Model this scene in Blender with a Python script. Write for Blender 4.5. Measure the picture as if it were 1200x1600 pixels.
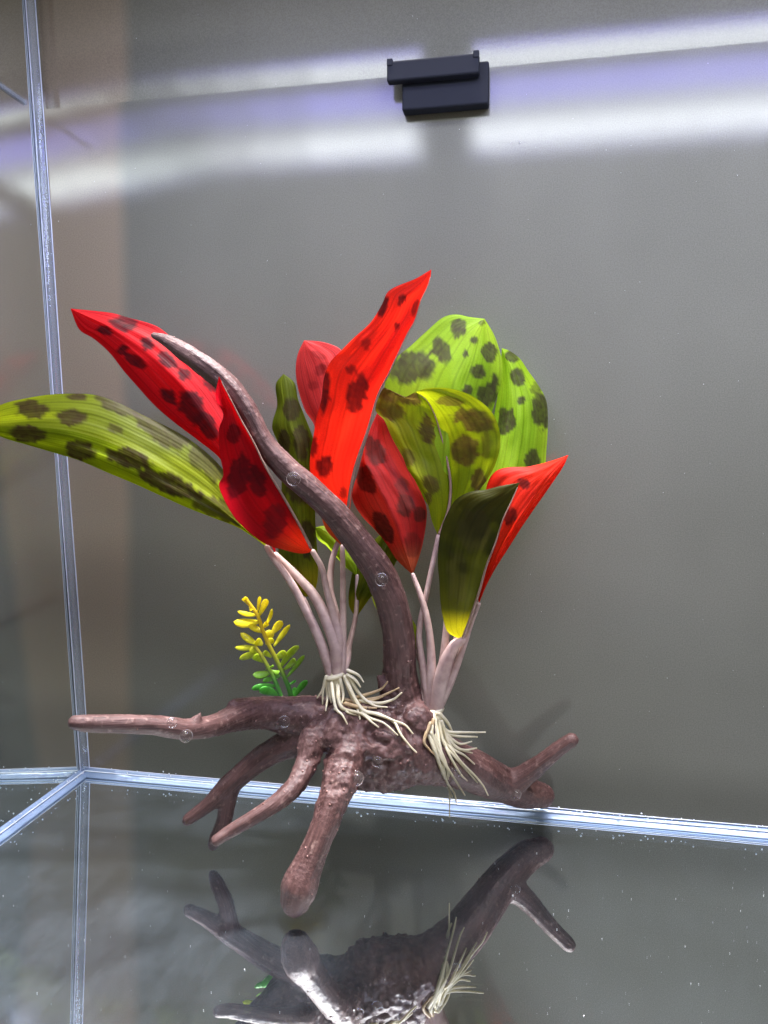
import bpy, math, random
import numpy as np
from mathutils import Vector, Matrix
S = bpy.context.scene
for o in list(bpy.data.objects): bpy.data.objects.remove(o)
random.seed(7); np.random.seed(7)

# ------------------------------------------------------------------ camera
F = 1150.0                       # focal length in photo pixels (photo 1200 x 1600)
D = 0.45                         # camera to back panel, metres
YAW = math.radians(10.6); PITCH = math.radians(2.9); SHY = -0.026
CAMZ = 0.2055
from mathutils import Euler as _E
_r = np.array(_E((math.radians(90) - PITCH, 0, YAW)).to_matrix()) @ np.array([(131 - 600) / F, (800 - 1205 + SHY * 1600) / F, -1.0])
CAMZ = -_r[2] / _r[1] * D        # the floor meets the back panel at the corner seen in the photo
cam = bpy.data.cameras.new('camera'); camo = bpy.data.objects.new('camera', cam)
S.collection.objects.link(camo); S.camera = camo
camo.location = (0, -D, CAMZ)
camo.rotation_euler = (math.radians(90) - PITCH, 0, YAW)
cam.sensor_width = 36; cam.sensor_fit = 'AUTO'; cam.lens = F * 36 / 1600
cam.shift_y = SHY; cam.clip_start = 0.01; cam.clip_end = 50
S.render.resolution_x = 768; S.render.resolution_y = 1024
Rm = np.array(camo.rotation_euler.to_matrix()); C0 = np.array(camo.location)

# ------------------------------------------------------------------ light of the room, exposure
W = bpy.data.worlds.new('World'); S.world = W; W.use_nodes = True
bg = W.node_tree.nodes['Background']
bg.inputs[0].default_value = (1.0, 0.96, 0.87, 1); bg.inputs[1].default_value = 0.58
S.view_settings.view_transform = 'Standard'; S.view_settings.look = 'None'
S.view_settings.exposure = 0.10; S.view_settings.gamma = 1
LAMP_WHITE, LAMP_BLUE, LAMP_ADDED_BACKLIGHT = 13.5, 12.0, 2.5

# ------------------------------------------------------------------ helpers: pixels of the photo -> points in the tank
def ray(px, py):
    c = np.array([(px - 600) / F, (800 - py + SHY * 1600) / F, -1.0]); return Rm @ c
def P(px, py, d):
    r = ray(px, py); return C0 + r * (d * D / r[1])
def PZ(px, py, z=0.0):
    r = ray(px, py); return C0 + r * ((z - C0[2]) / r[2])
def PX(p):
    c = Rm.T @ (np.asarray(p) - C0); return np.array([600 + F * c[0] / -c[2], 800 + SHY * 1600 - F * c[1] / -c[2]])
def mpp(p): return -(Rm.T @ (np.asarray(p) - C0))[2] / F      # metres per photo pixel at p

COL = S.collection
def mesh_obj(name, verts, faces, mat=None, parent=None, smooth=True):
    me = bpy.data.meshes.new(name); me.from_pydata([tuple(map(float, v)) for v in verts], [], faces); me.update()
    if smooth: me.polygons.foreach_set('use_smooth', [True] * len(me.polygons))
    if mat: me.materials.append(mat)
    o = bpy.data.objects.new(name, me); COL.objects.link(o)
    if parent: o.parent = parent
    return o
def tag(o, label=None, cat=None, group=None, kind=None):
    if label: o['label'] = label
    if cat: o['category'] = cat
    if group: o['group'] = group
    if kind: o['kind'] = kind
    return o
def catmull(pts, n):
    p = np.asarray(pts, float)
    if len(p) == 2:
        t = np.linspace(0, 1, n)[:, None]; return p[0] * (1 - t) + p[1] * t
    k = min(3, p.shape[1])
    seg = np.sqrt(((p[1:, :k] - p[:-1, :k]) ** 2).sum(1)) + 1e-9
    s = np.concatenate([[0], np.cumsum(seg)]); T = np.linspace(0, s[-1], n)
    m = np.zeros_like(p)
    m[1:-1] = (p[2:] - p[:-2]) / (s[2:] - s[:-2])[:, None]
    m[0] = (p[1] - p[0]) / seg[0]; m[-1] = (p[-1] - p[-2]) / seg[-1]
    i = np.clip(np.searchsorted(s, T, side='right') - 1, 0, len(p) - 2); h = seg[i][:, None]
    u = ((T - s[i]) / seg[i])[:, None]
    return (2*u**3-3*u**2+1)*p[i] + (u**3-2*u**2+u)*h*m[i] + (-2*u**3+3*u**2)*p[i+1] + (u**3-u**2)*h*m[i+1]
def tube_geo(pts, rad, seg=10, n=None, cap=True, flat=1.0):
    """tapered tube with rounded ends; pts (k,3), rad (k)"""
    q = np.column_stack([pts, rad]); q = catmull(q, n or max(8, len(pts) * 5)); c, r = q[:, :3], np.abs(q[:, 3])
    if cap:
        t0 = c[0] - c[1]; t0 /= np.linalg.norm(t0) + 1e-12; t1 = c[-1] - c[-2]; t1 /= np.linalg.norm(t1) + 1e-12
        a = [(0.98, .2), (.8, .6), (.45, .89)]
        c = np.vstack([[c[0] + t0 * r[0] * x for x, _ in a], c, [c[-1] + t1 * r[-1] * x for x, _ in a[::-1]]])
        r = np.concatenate([[r[0] * y for _, y in a], r, [r[-1] * y for _, y in a[::-1]]])
    N = len(c); tan = np.gradient(c, axis=0); tan /= np.linalg.norm(tan, axis=1)[:, None] + 1e-12
    up = np.array([0, 1, 0.]) if abs(tan[0][1]) < .9 else np.array([1., 0, 0])
    V = []
    nrm = up - tan[0] * (up @ tan[0]); nrm /= np.linalg.norm(nrm)
    for i in range(N):
        nrm = nrm - tan[i] * (nrm @ tan[i]); nrm /= np.linalg.norm(nrm) + 1e-12
        b = np.cross(tan[i], nrm)
        for k in range(seg):
            a = 2 * math.pi * k / seg
            V.append(c[i] + r[i] * (math.cos(a) * nrm * flat + math.sin(a) * b))
    Fc = [(i*seg+k, i*seg+(k+1) % seg, (i+1)*seg+(k+1) % seg, (i+1)*seg+k) for i in range(N-1) for k in range(seg)]
    Fc.append(tuple(range(seg))[::-1]); Fc.append(tuple((N-1)*seg + k for k in range(seg)))
    return V, Fc
def join_geo(lst):
    V, Fc = [], []
    for v, f in lst:
        b = len(V); V += list(v); Fc += [tuple(i + b for i in t) for t in f]
    return V, Fc
def box_geo(x0, x1, y0, y1, z0, z1):
    V = [(x, y, z) for z in (z0, z1) for y in (y0, y1) for x in (x0, x1)]
    return V, [(0,2,3,1),(4,5,7,6),(0,1,5,4),(1,3,7,5),(3,2,6,7),(2,0,4,6)]
def bevel(o, w, seg=2):
    m = o.modifiers.new('bevel', 'BEVEL'); m.width = w; m.segments = seg; m.limit_method = 'ANGLE'
_R = np.random.RandomState(3).rand(64, 64, 64)
def vnoise(p):
    p = np.asarray(p, float); i = np.floor(p).astype(int); f = p - i; f = f * f * (3 - 2 * f); out = 0
    for dx in (0, 1):
        for dy in (0, 1):
            for dz in (0, 1):
                w = (f[:, 0] if dx else 1-f[:, 0]) * (f[:, 1] if dy else 1-f[:, 1]) * (f[:, 2] if dz else 1-f[:, 2])
                out = out + w * _R[(i[:, 0]+dx) % 64, (i[:, 1]+dy) % 64, (i[:, 2]+dz) % 64]
    return out
def fbm(p, o=4):
    a, s, t = 1, 0, 0; p = np.asarray(p, float)
    for _ in range(o): s = s + a * vnoise(p); t += a; a *= .5; p = p * 2.03 + 11.7
    return s / t

# ------------------------------------------------------------------ materials
def mat(name):
    m = bpy.data.materials.new(name); m.use_nodes = True; nt = m.node_tree
    for n in list(nt.nodes): nt.nodes.remove(n)
    out = nt.nodes.new('ShaderNodeOutputMaterial')
    def N(t, ins=None, **kw):
        n = nt.nodes.new(t)
        for k, v in kw.items(): setattr(n, k, v)
        for k, v in (ins or {}).items():
            s = n.inputs[k]
            if isinstance(v, bpy.types.NodeSocket): nt.links.new(v, s)
            else: s.default_value = v
        return n
    def done(sock): nt.links.new(sock, out.inputs['Surface'])
    return m, N, done
def ramp(N, fac, stops):
    r = N('ShaderNodeValToRGB', {'Fac': fac}); e = r.color_ramp.elements
    while len(e) > 1: e.remove(e[-1])
    e[0].position = stops[0][0]; e[0].color = (*stops[0][1], 1)
    for p, c in stops[1:]:
        q = e.new(p); q.color = (*c, 1)
    return r
def g3(v): return (v, v, v)
def simple(name, col, rough=.5, spec=.5, **kw):
    m, N, done = mat(name)
    b = N('ShaderNodeBsdfPrincipled', {'Base Color': (*col, 1), 'Roughness': rough, 'Specular IOR Level': spec})
    for k, v in kw.items(): b.inputs[k].default_value = v
    done(b.outputs[0]); return m

def wall_mat():
    m, N, done = mat('backing_film'); tc = N('ShaderNodeTexCoord'); ob = tc.outputs['Object']
    sx = N('ShaderNodeSeparateXYZ', {0: ob})
    n = N('ShaderNodeTexNoise', {'Vector': ob, 'Scale': 9., 'Detail': 4.})
    # paler beige board shows left of the dark film's edge
    wob = N('ShaderNodeMath', {0: n.outputs['Fac'], 1: .010}, operation='MULTIPLY')
    xx = N('ShaderNodeMath', {0: sx.outputs['X'], 1: wob.outputs[0]}, operation='ADD')
    xl = PX_FILM
    mr = N('ShaderNodeMapRange', {'Value': xx.outputs[0], 1: xl - .006, 2: xl + .008, 3: 0., 4: 1.}, interpolation_type='SMOOTHSTEP')
    film = ramp(N, n.outputs['Fac'], [(.25, (.152, .154, .128)), (.75, (.186, .188, .158))])
    board = N('ShaderNodeMix', {'Factor': mr.outputs[0], 'A': (.275, .228, .168, 1), 'B': film.outputs[0]}, data_type='RGBA')
    # shade low on the wall painted into the colour, domed at the left
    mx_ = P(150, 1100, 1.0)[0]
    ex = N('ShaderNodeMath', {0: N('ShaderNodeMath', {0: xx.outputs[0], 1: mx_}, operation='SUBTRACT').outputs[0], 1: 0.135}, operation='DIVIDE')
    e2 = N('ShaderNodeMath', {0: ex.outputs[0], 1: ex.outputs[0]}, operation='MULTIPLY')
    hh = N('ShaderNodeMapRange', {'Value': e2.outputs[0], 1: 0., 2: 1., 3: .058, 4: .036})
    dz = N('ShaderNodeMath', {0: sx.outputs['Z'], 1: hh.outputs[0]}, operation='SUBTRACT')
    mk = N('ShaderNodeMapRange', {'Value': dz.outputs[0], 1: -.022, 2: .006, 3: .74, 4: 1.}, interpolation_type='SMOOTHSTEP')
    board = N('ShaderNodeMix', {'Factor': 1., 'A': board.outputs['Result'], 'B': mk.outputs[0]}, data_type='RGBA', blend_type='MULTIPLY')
    # fine woven grain and dirt
    w = N('ShaderNodeTexNoise', {'Vector': ob, 'Scale': 1400., 'Detail': 1.})
    w2 = N('ShaderNodeMapRange', {'Value': w.outputs['Fac'], 1: .3, 2: .7, 3: .88, 4: 1.12})
    col = N('ShaderNodeMix', {'Factor': 1., 'A': board.outputs['Result'], 'B': w2.outputs[0]}, data_type='RGBA', blend_type='MULTIPLY')
    st = N('ShaderNodeTexNoise', {'Vector': N('ShaderNodeMapping', {'Vector': ob, 'Scale': (30, 1, 1.2)}).outputs[0], 'Scale': 3., 'Detail': 3.})
    rg = N('ShaderNodeMapRange', {'Value': st.outputs['Fac'], 1: .3, 2: .7, 3: .07, 4: .10})
    bm = N('ShaderNodeBump', {'Strength': .06, 'Distance': .0004, 'Height': w.outputs['Fac']})
    b = N('ShaderNodeBsdfPrincipled', {'Base Color': col.outputs['Result'], 'Roughness': rg.outputs[0], 'Specular IOR Level': .48, 'IOR': 1.5, 'Normal': bm.outputs[0]})
    done(b.outputs[0]); return m
def floor_mat():
    m, N, done = mat('mirror_floor'); ob = N('ShaderNodeTexCoord').outputs['Object']
    n1 = N('ShaderNodeTexNoise', {'Vector': ob, 'Scale': 7., 'Detail': 5., 'Roughness': .6})
    n2 = N('ShaderNodeTexNoise', {'Vector': N('ShaderNodeMapping', {'Vector': ob, 'Rotation': (0, 0, .5), 'Scale': (1, .35, 1)}).outputs[0], 'Scale': 120., 'Detail': 3., 'Roughness': .65})
    f = N('ShaderNodeMapRange', {'Value': n1.outputs['Fac'], 1: .36, 2: .78, 3: .008, 4: .055})
    f2 = N('ShaderNodeMapRange', {'Value': n2.outputs['Fac'], 1: .3, 2: .75, 3: .72, 4: 1.3})
    fx = N('ShaderNodeMath', {0: N('ShaderNodeSeparateXYZ', {0: ob}).outputs['X'], 1: .02}, operation='SUBTRACT')
    fa = N('ShaderNodeMath', {0: fx.outputs[0]}, operation='ABSOLUTE')
    fs = N('ShaderNodeMapRange', {'Value': fa.outputs[0], 1: .07, 2: .24, 3: .25, 4: 2.4}, interpolation_type='SMOOTHSTEP')
    fm = N('ShaderNodeMath', {0: f.outputs[0], 1: fs.outputs[0]}, operation='MULTIPLY')
    dust = N('ShaderNodeMath', {0: fm.outputs[0], 1: f2.outputs[0]}, operation='MULTIPLY')
    gl = N('ShaderNodeBsdfGlossy', {'Color': (.95, .99, 1.0, 1), 'Roughness': .012})
    df = N('ShaderNodeBsdfDiffuse', {'Color': (.42, .50, .60, 1)})
    mx = N('ShaderNodeMixShader', {0: dust.outputs[0], 1: gl.outputs[0], 2: df.outputs[0]})
    done(mx.outputs[0]); return m
def side_mat():
    m, N, done = mat('side_glass'); ob = N('ShaderNodeTexCoord').outputs['Object']
    n1 = N('ShaderNodeTexNoise', {'Vector': ob, 'Scale': 12., 'Detail': 4.})
    f = N('ShaderNodeMapRange', {'Value': n1.outputs['Fac'], 1: .3, 2: .7, 3: .05, 4: .16})
    gl = N('ShaderNodeBsdfGlossy', {'Color': (.86, .90, .86, 1), 'Roughness': .03})
    df = N('ShaderNodeBsdfDiffuse', {'Color': (.22, .25, .27, 1)})
    mx = N('ShaderNodeMixShader', {0: f.outputs[0], 1: gl.outputs[0], 2: df.outputs[0]})
    done(mx.outputs[0]); return m
def clear_mat(name, tint, rough, refl):
    m, N, done = mat(name)
    tr = N('ShaderNodeBsdfTransparent', {'Color': (*tint, 1)}); gl = N('ShaderNodeBsdfGlossy', {'Color': (1, 1, 1, 1), 'Roughness': rough})
    mx = N('ShaderNodeMixShader', {0: refl, 1: tr.outputs[0], 2: gl.outputs[0]}); done(mx.outputs[0]); return m
def silicone_mat(name, col, tmix=.45, gl=.12):
    m, N, done = mat(name); ob = N('ShaderNodeTexCoord').outputs['Object']
    n = N('ShaderNodeTexNoise', {'Vector': ob, 'Scale': 90., 'Detail': 3.})
    bm = N('ShaderNodeBump', {'Strength': .35, 'Distance': .001, 'Height': n.outputs['Fac']})
    df = N('ShaderNodeBsdfDiffuse', {'Color': (*col, 1), 'Normal': bm.outputs[0]})
    tr = N('ShaderNodeBsdfTransparent', {'Color': (.93, .96, 1, 1)})
    a = N('ShaderNodeMixShader', {0: tmix, 1: df.outputs[0], 2: tr.outputs[0]})
    g = N('ShaderNodeBsdfGlossy', {'Color': (.85, .92, 1, 1), 'Roughness': .12, 'Normal': bm.outputs[0]})
    b = N('ShaderNodeMixShader', {0: gl, 1: a.outputs[0], 2: g.outputs[0]}); done(b.outputs[0]); return m
def wood_mat():
    m, N, done = mat('resin_driftwood'); ob = N('ShaderNodeTexCoord').outputs['Object']
    at = N('ShaderNodeAttribute', attribute_name='grain'); gr = at.outputs['Vector']
    n1 = N('ShaderNodeTexNoise', {'Vector': ob, 'Scale': 55., 'Detail': 5., 'Roughness': .6})
    n2 = N('ShaderNodeTexNoise', {'Vector': gr, 'Scale': 1.9, 'Detail': 5., 'Roughness': .68})
    c1 = ramp(N, n1.outputs['Fac'], [(.32, (.022, .009, .008)), (.50, (.064, .031, .029)), (.70, (.122, .064, .059))])
    c2 = ramp(N, n2.outputs['Fac'], [(.34, (.020, .009, .008)), (.52, (.070, .034, .031)), (.76, (.16, .094, .087))])
    cm = N('ShaderNodeMix', {'Factor': .66, 'A': c1.outputs[0], 'B': c2.outputs[0]}, data_type='RGBA')
    # pale scuffs on the raised grain
    v = N('ShaderNodeTexVoronoi', {'Vector': ob, 'Scale': 210.})
    n3 = N('ShaderNodeTexNoise', {'Vector': ob, 'Scale': 320., 'Detail': 4.})
    sc = N('ShaderNodeMapRange', {'Value': n3.outputs['Fac'], 1: .60, 2: .74, 3: 0., 4: .38})
    cs = N('ShaderNodeMix', {'Factor': sc.outputs[0], 'A': cm.outputs['Result'], 'B': (.34, .23, .20, 1)}, data_type='RGBA')
    h1 = N('ShaderNodeMath', {0: n2.outputs['Fac'], 1: n3.outputs['Fac']}, operation='ADD')
    vv = N('ShaderNodeMapRange', {'Value': v.outputs['Distance'], 1: .0, 2: .35, 3: .55, 4: 0.})
    h2 = N('ShaderNodeMath', {0: h1.outputs[0], 1: vv.outputs[0]}, operation='ADD')
    bm = N('ShaderNodeBump', {'Strength': .5, 'Distance': .0007, 'Height': h2.outputs[0]})
    rg = N('ShaderNodeMapRange', {'Value': n1.outputs['Fac'], 1: .3, 2: .7, 3: .34, 4: .60})
    b = N('ShaderNodeBsdfPrincipled', {'Base Color': cs.outputs['Result'], 'Roughness': rg.outputs[0], 'Specular IOR Level': .25, 'Normal': bm.outputs[0]})
    done(b.outputs[0]); return m
def leaf_mat(name, veins=46., transl=.66):
    m, N, done = mat(name)
    at = N('ShaderNodeAttribute', attribute_name='Col'); uv = N('ShaderNodeUVMap', uv_map='UVMap').outputs[0]
    wv = N('ShaderNodeTexWave', {'Vector': uv, 'Scale': veins / 6.283, 'Distortion': 1.2, 'Detail': 2., 'Detail Scale': .8}, bands_direction='X')
    ob = N('ShaderNodeTexCoord').outputs['Object']
    cr = N('ShaderNodeTexNoise', {'Vector': N('ShaderNodeMapping', {'Vector': uv, 'Scale': (26, 5, 1)}).outputs[0], 'Scale': 1., 'Detail': 4.})
    fib = N('ShaderNodeTexNoise', {'Vector': ob, 'Scale': 1500., 'Detail': 2.})
    k = N('ShaderNodeMapRange', {'Value': cr.outputs['Fac'], 1: .3, 2: .7, 3: .93, 4: 1.06})
    k2 = N('ShaderNodeMapRange', {'Value': fib.outputs['Fac'], 1: .3, 2: .7, 3: .92, 4: 1.08})
    vn = N('ShaderNodeTexWave', {'Vector': uv, 'Scale': 2.6, 'Distortion': .5, 'Detail': 1.}, bands_direction='X')
    v3 = N('ShaderNodeMapRange', {'Value': vn.outputs['Fac'], 1: 0., 2: .12, 3: .80, 4: 1.})
    k1 = N('ShaderNodeMath', {0: k.outputs[0], 1: v3.outputs[0]}, operation='MULTIPLY')
    kk = N('ShaderNodeMath', {0: k1.outputs[0], 1: k2.outputs[0]}, operation='MULTIPLY')
    c = N('ShaderNodeMix', {'Factor': 1., 'A': at.outputs['Color'], 'B': kk.outputs[0]}, data_type='RGBA', blend_type='MULTIPLY')
    h = N('ShaderNodeMath', {0: wv.outputs['Fac'], 1: cr.outputs['Fac']}, operation='ADD')
    bm = N('ShaderNodeBump', {'Strength': .10, 'Distance': .0006, 'Height': h.outputs[0]})
    df = N('ShaderNodeBsdfDiffuse', {'Color': c.outputs['Result'], 'Normal': bm.outputs[0]})
    tr = N('ShaderNodeBsdfTranslucent', {'Color': c.outputs['Result'], 'Normal': bm.outputs[0]})
    a = N('ShaderNodeMixShader', {0: transl, 1: df.outputs[0], 2: tr.outputs[0]})
    g = N('ShaderNodeBsdfGlossy', {'Color': (1, 1, 1, 1), 'Roughness': .5, 'Normal': bm.outputs[0]})
    b = N('ShaderNodeMixShader', {0: .006, 1: a.outputs[0], 2: g.outputs[0]}); done(b.outputs[0]); return m
def plastic_mat(name, c1, c2, transl=.3, scale=60., rough=.4):
    m, N, done = mat(name); ob = N('ShaderNodeTexCoord').outputs['Object']
    n = N('ShaderNodeTexNoise', {'Vector': ob, 'Scale': scale, 'Detail': 4.})
    c = ramp(N, n.outputs['Fac'], [(.3, c1), (.7, c2)])
    b = N('ShaderNodeBsdfPrincipled', {'Base Color': c.outputs[0], 'Roughness': rough})
    t = N('ShaderNodeBsdfTranslucent', {'Color': c.outputs[0]})
    mx = N('ShaderNodeMixShader', {0: transl, 1: b.outputs[0], 2: t.outputs[0]}); done(mx.outputs[0]); return m
def attr_plastic(name):
    m, N, done = mat(name); at = N('ShaderNodeAttribute', attribute_name='Col')
    b = N('ShaderNodeBsdfPrincipled', {'Base Color': at.outputs['Color'], 'Roughness': .35})
    t = N('ShaderNodeBsdfTranslucent', {'Color': at.outputs['Color']})
    mx = N('ShaderNodeMixShader', {0: .45, 1: b.outputs[0], 2: t.outputs[0]}); done(mx.outputs[0]); return m
def emit_mat(name, c, s):
    m, N, done = mat(name); e = N('ShaderNodeEmission', {'Color': (*c, 1), 'Strength': s}); done(e.outputs[0]); return m
def bubble_mat():
    m, N, done = mat('air_bubble')
    lw = N('ShaderNodeLayerWeight', {'Blend': .25})
    f = N('ShaderNodeMapRange', {'Value': lw.outputs['Facing'], 1: .62, 2: .9, 3: .03, 4: .85})
    tr = N('ShaderNodeBsdfTransparent', {'Color': (.97, .97, .97, 1)}); gl = N('ShaderNodeBsdfGlossy', {'Color': (1, .97, .93, 1), 'Roughness': .06})
    dfb = N('ShaderNodeBsdfDiffuse', {'Color': (.8, .76, .72, 1)}); g2 = N('ShaderNodeMixShader', {0: .6, 1: gl.outputs[0], 2: dfb.outputs[0]})  # pale diffuse rim stands in for light refracted at the edge
    mx = N('ShaderNodeMixShader', {0: f.outputs[0], 1: tr.outputs[0], 2: g2.outputs[0]}); done(mx.outputs[0]); return m

# ------------------------------------------------------------------ the setting: back panel, side pane, floor
corner = PZ(131, 1205, 0)                       # where the three meet
PX_FILM = P(205, 700, 1.0)[0]
Zr = P(600, 121, 1.0)[2]                        # top rim of the back pane
XL = corner[0]; LEAN = 0.054                    # the side pane leans out a little
def xl(z): return XL - LEAN * z
XR = 0.62; YF = -0.62; ZT = 0.66
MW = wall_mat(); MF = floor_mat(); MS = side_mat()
v, f = box_geo(xl(0) - .03, XR, 0, .006, -.006, Zr)
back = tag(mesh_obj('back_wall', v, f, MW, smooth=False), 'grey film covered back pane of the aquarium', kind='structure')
v, f = box_geo(xl(0) - .06, XR, .009, .014, Zr - .02, ZT)
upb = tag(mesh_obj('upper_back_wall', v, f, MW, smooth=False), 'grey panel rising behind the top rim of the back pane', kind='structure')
v = [(xl(-.006), YF, -.006), (xl(-.006), .02, -.006), (xl(ZT), .02, ZT), (xl(ZT), YF, ZT)]
v2 = [(a - .006, b, c) for a, b, c in v]
side = tag(mesh_obj('side_wall', v + v2, [(0,1,2,3),(7,6,5,4),(0,3,7,4),(1,0,4,5),(2,1,5,6),(3,2,6,7)], MS, smooth=False), 'reflective left glass pane of the aquarium', kind='structure')
v, f = box_geo(xl(0) - .01, XR, YF, .003, -.012, -.0022)
floor = tag(mesh_obj('floor', v, f, MF, smooth=False), 'mirror-like dusty floor of the aquarium', kind='structure')
# clear bottom glass lying on the mirror: its reflections start a little below the feet
v, f = [(xl(0) + .0041, YF, 0), (XR, YF, 0), (XR, -.0041, 0), (xl(0) + .0041, -.0041, 0)], [(0, 1, 2, 3)]
gfl = mesh_obj('glass_sheet', v, f, clear_mat('clear_glass', (.98, .99, .99), .02, .03), floor, smooth=False)

# silicone seams
MSb = silicone_mat('silicone_blue', (.42, .56, .82), .30, .10); MSw = silicone_mat('silicone_bright', (.80, .88, .97), .05, .12)
MSg = silicone_mat('silicone_grey', (.52, .57, .66), .78, .03); MSl = silicone_mat('silicone_edge', (.74, .81, .98), .12, .05)
def fillet(a, b, u, w, up, out, steps=7, curve=-.12):
    """concave bead along a->b, rising `up` along u and running `out` along w"""
    a, b, u, w = map(np.array, (a, b, u, w)); V = []; n = 26
    rr = np.random.RandomState(int(abs(a[0] * 977 + b[1] * 331) * 1000) % 9999)
    ph = rr.rand(4) * 6
    for i in range(n + 1):
        t = i / n; c = a * (1 - t) + b * t
        k = 1 + .10 * math.sin(ph[0] + t * 9) + .07 * math.sin(ph[1] + t * 23)
        V.append(c)
        for j in range(steps + 1):
            s = j / steps; q = u * up * k * (1 - s) + w * out * k * s
            q = q * (1 + 4 * curve * s * (1 - s)); V.append(c + q)
    m = steps + 2
    Fc = [(i*m+j, i*m+(j+1) % m, (i+1)*m+(j+1) % m, (i+1)*m+j) for i in range(n) for j in range(m)]
    Fc += [tuple(range(m))[::-1], tuple(n*m + j for j in range(m))]
    return V, Fc
e = .0003
def seam(name, parent, geo, m): return mesh_obj(name, geo[0], geo[1], m, parent)
seam('silicone_seam', back, fillet((xl(0) + e, -e, -.0021), (XR, -e, -.0021), (0, 0, 1), (0, -1, 0), .0050, .0048), MSb)
bl = lambda y, z, r: tube_geo(np.array([(xl(0) + .001 + (XR - xl(0)) * t, y + .0001 * math.sin(t * 60), z + .00012 * math.sin(t * 37 + 2)) for t in np.linspace(0, 1, 24)]), [r] * 24, 6, 70)
seam('seam_highlight', back, bl(-.0020, .0012, .00042), MSw)
seam('seam_edge', back, bl(-.0004, .0031, .0003), MSl)
seam('silicone_seam', side, fillet((xl(0) + e, -e, -.0021), (xl(0) + e, YF, -.0021), (-LEAN, 0, 1), (1, 0, 0), .0050, .0048), MSb)
sl = lambda x, z, r: tube_geo(np.array([(xl(z) + x, -.003 + (YF + .003) * t, z) for t in np.linspace(0, 1, 12)]), [r] * 12, 6, 40)
seam('seam_highlight', side, sl(.0020, .0012, .00042), MSw)
seam('silicone_seam', back, fillet((xl(0) + e, -e, e), (xl(ZT) + e, -e, ZT), (1, 0, 0), (0, -1, 0), .0044, .0044, curve=-.16), MSg)
vl = lambda x, y, r: tube_geo(np.array([(xl(z) + x + .0003 * math.sin(z * 19), y, z) for z in np.linspace(.003, ZT, 24)]), [r] * 24, 6, 60)
seam('seam_edge', back, vl(.0046, -.0004, .00042), MSl)
seam('seam_edge', back, vl(.0006, -.0047, .00042), MSl)
# rim of the side pane
v, f = box_geo(0, .0012, -.06, -.012, Zr - .0022, Zr + .0008)
rim = mesh_obj('rim_strip', [(x + xl(Zr) + .0002, y, z) for x, y, z in v], f, MSg, side, smooth=False)

# ------------------------------------------------------------------ aquarium lamp above the tank (out of the frame, its rows mirror in the back panel)
LZ = CAMZ + (Zr - CAMZ) * 1.36
def dl(ypx):   # distance from wall of a lamp row whose mirror image sits at photo row ypx (x = 600)
    zz = P(600, ypx, 1.0)[2] - CAMZ; return -((LZ - CAMZ) / zz - 1) * D
def lx(xpx, ypx): return P(xpx, ypx, 1.0)[0] * (1 - dl(ypx) / D)
XA = lx(330, 150); XE = lx(215, 150); XG0, XG1 = lx(655, 150), lx(738, 150); XB = 0.75
lamp = bpy.data.objects.new('aquarium_lamp', None); COL.objects.link(lamp); lamp.location = (.2, dl(150), LZ)
tag(lamp, 'long aquarium light bar lying across the top of the tank, out of frame', 'lamp')
def lampbox(name, x0, x1, y0, y1, z0, z1, m):
    v, f = box_geo(x0, x1, y0, y1, z0, z1); o = mesh_obj(name, v, f, m, lamp, smooth=False)
    o.matrix_parent_inverse = Matrix.Translation(lamp.location).inverted(); return o
MH = simple('lamp_housing', (.012, .012, .014), .5)
ya, yb = dl(60), dl(258)
lampbox('housing', XE - .06, XB + .02, yb - .006, ya + .006, LZ + .002, LZ + .022, MH)
EW = emit_mat('white_diodes', (.90, .95, 1.0), LAMP_WHITE); EB = emit_mat('blue_diodes', (.36, .34, 1.0), LAMP_BLUE); ED = emit_mat('dim_end_diodes', (.85, .9, 1.0), LAMP_WHITE * .3); EV = emit_mat('soft_white_diodes', (.82, .87, 1.0), LAMP_WHITE * .55)
ROWS = (('blue_diode_row', 73, 66, (.36, .34, 1.0), LAMP_BLUE), ('white_diode_row', 111, 74, (.90, .95, 1.0), LAMP_WHITE), ('blue_diode_row', 178, 140, (.36, .34, 1.0), LAMP_BLUE),
        ('soft_diode_row', 206, 179, (.82, .87, 1.0), LAMP_WHITE * .55), ('white_diode_row', 244, 207, (.90, .95, 1.0), LAMP_WHITE * 1.35), ('blue_diode_row', 250, 245, (.36, .34, 1.0), LAMP_BLUE))
SEG = ((130, 200, .07), (200, 265, .18), (265, 330, .34), (330, 400, .52), (400, 480, .72), (480, 655, 1.), (738, 1500, 1.))      # the bar dims towards its end
EM = {}
for nm, y1_, y0_, c, st_ in ROWS:
    ym = (y0_ + y1_) / 2
    for xa, xb, k in SEG:
        key = (c, round(st_ * k, 3))
        if key not in EM: EM[key] = emit_mat('diodes', c, st_ * k)
        lampbox(nm, lx(xa, ym), lx(xb, ym) - .0002, dl(y1_), dl(y0_), LZ, LZ + .0025, EM[key])
# unseen narrow-beam bar added to backlight the plants, turned a little towards the front
rear = bpy.data.objects.new('added_backlight_bar', None); COL.objects.link(rear); rear.location = (.0, -.048, .74)
tag(rear, 'added narrow beam light bar above the rear of the tank, out of frame', 'lamp')
v, f = box_geo(-.25, .25, -.016, .016, .004, .022); hb = mesh_obj('housing', v, f, MH, rear, smooth=False)  # housing of the added backlight bar
al = bpy.data.lights.new('added_backlight_beam', 'AREA'); al.shape = 'RECTANGLE'; al.size = .46; al.size_y = .024; al.energy = LAMP_ADDED_BACKLIGHT; al.color = (1.0, .96, .95); al.spread = math.radians(36)
alo = bpy.data.objects.new('added_backlight_beam', al); COL.objects.link(alo); alo.parent = rear
rear.rotation_euler = (math.radians(-9), 0, 0)

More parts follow.
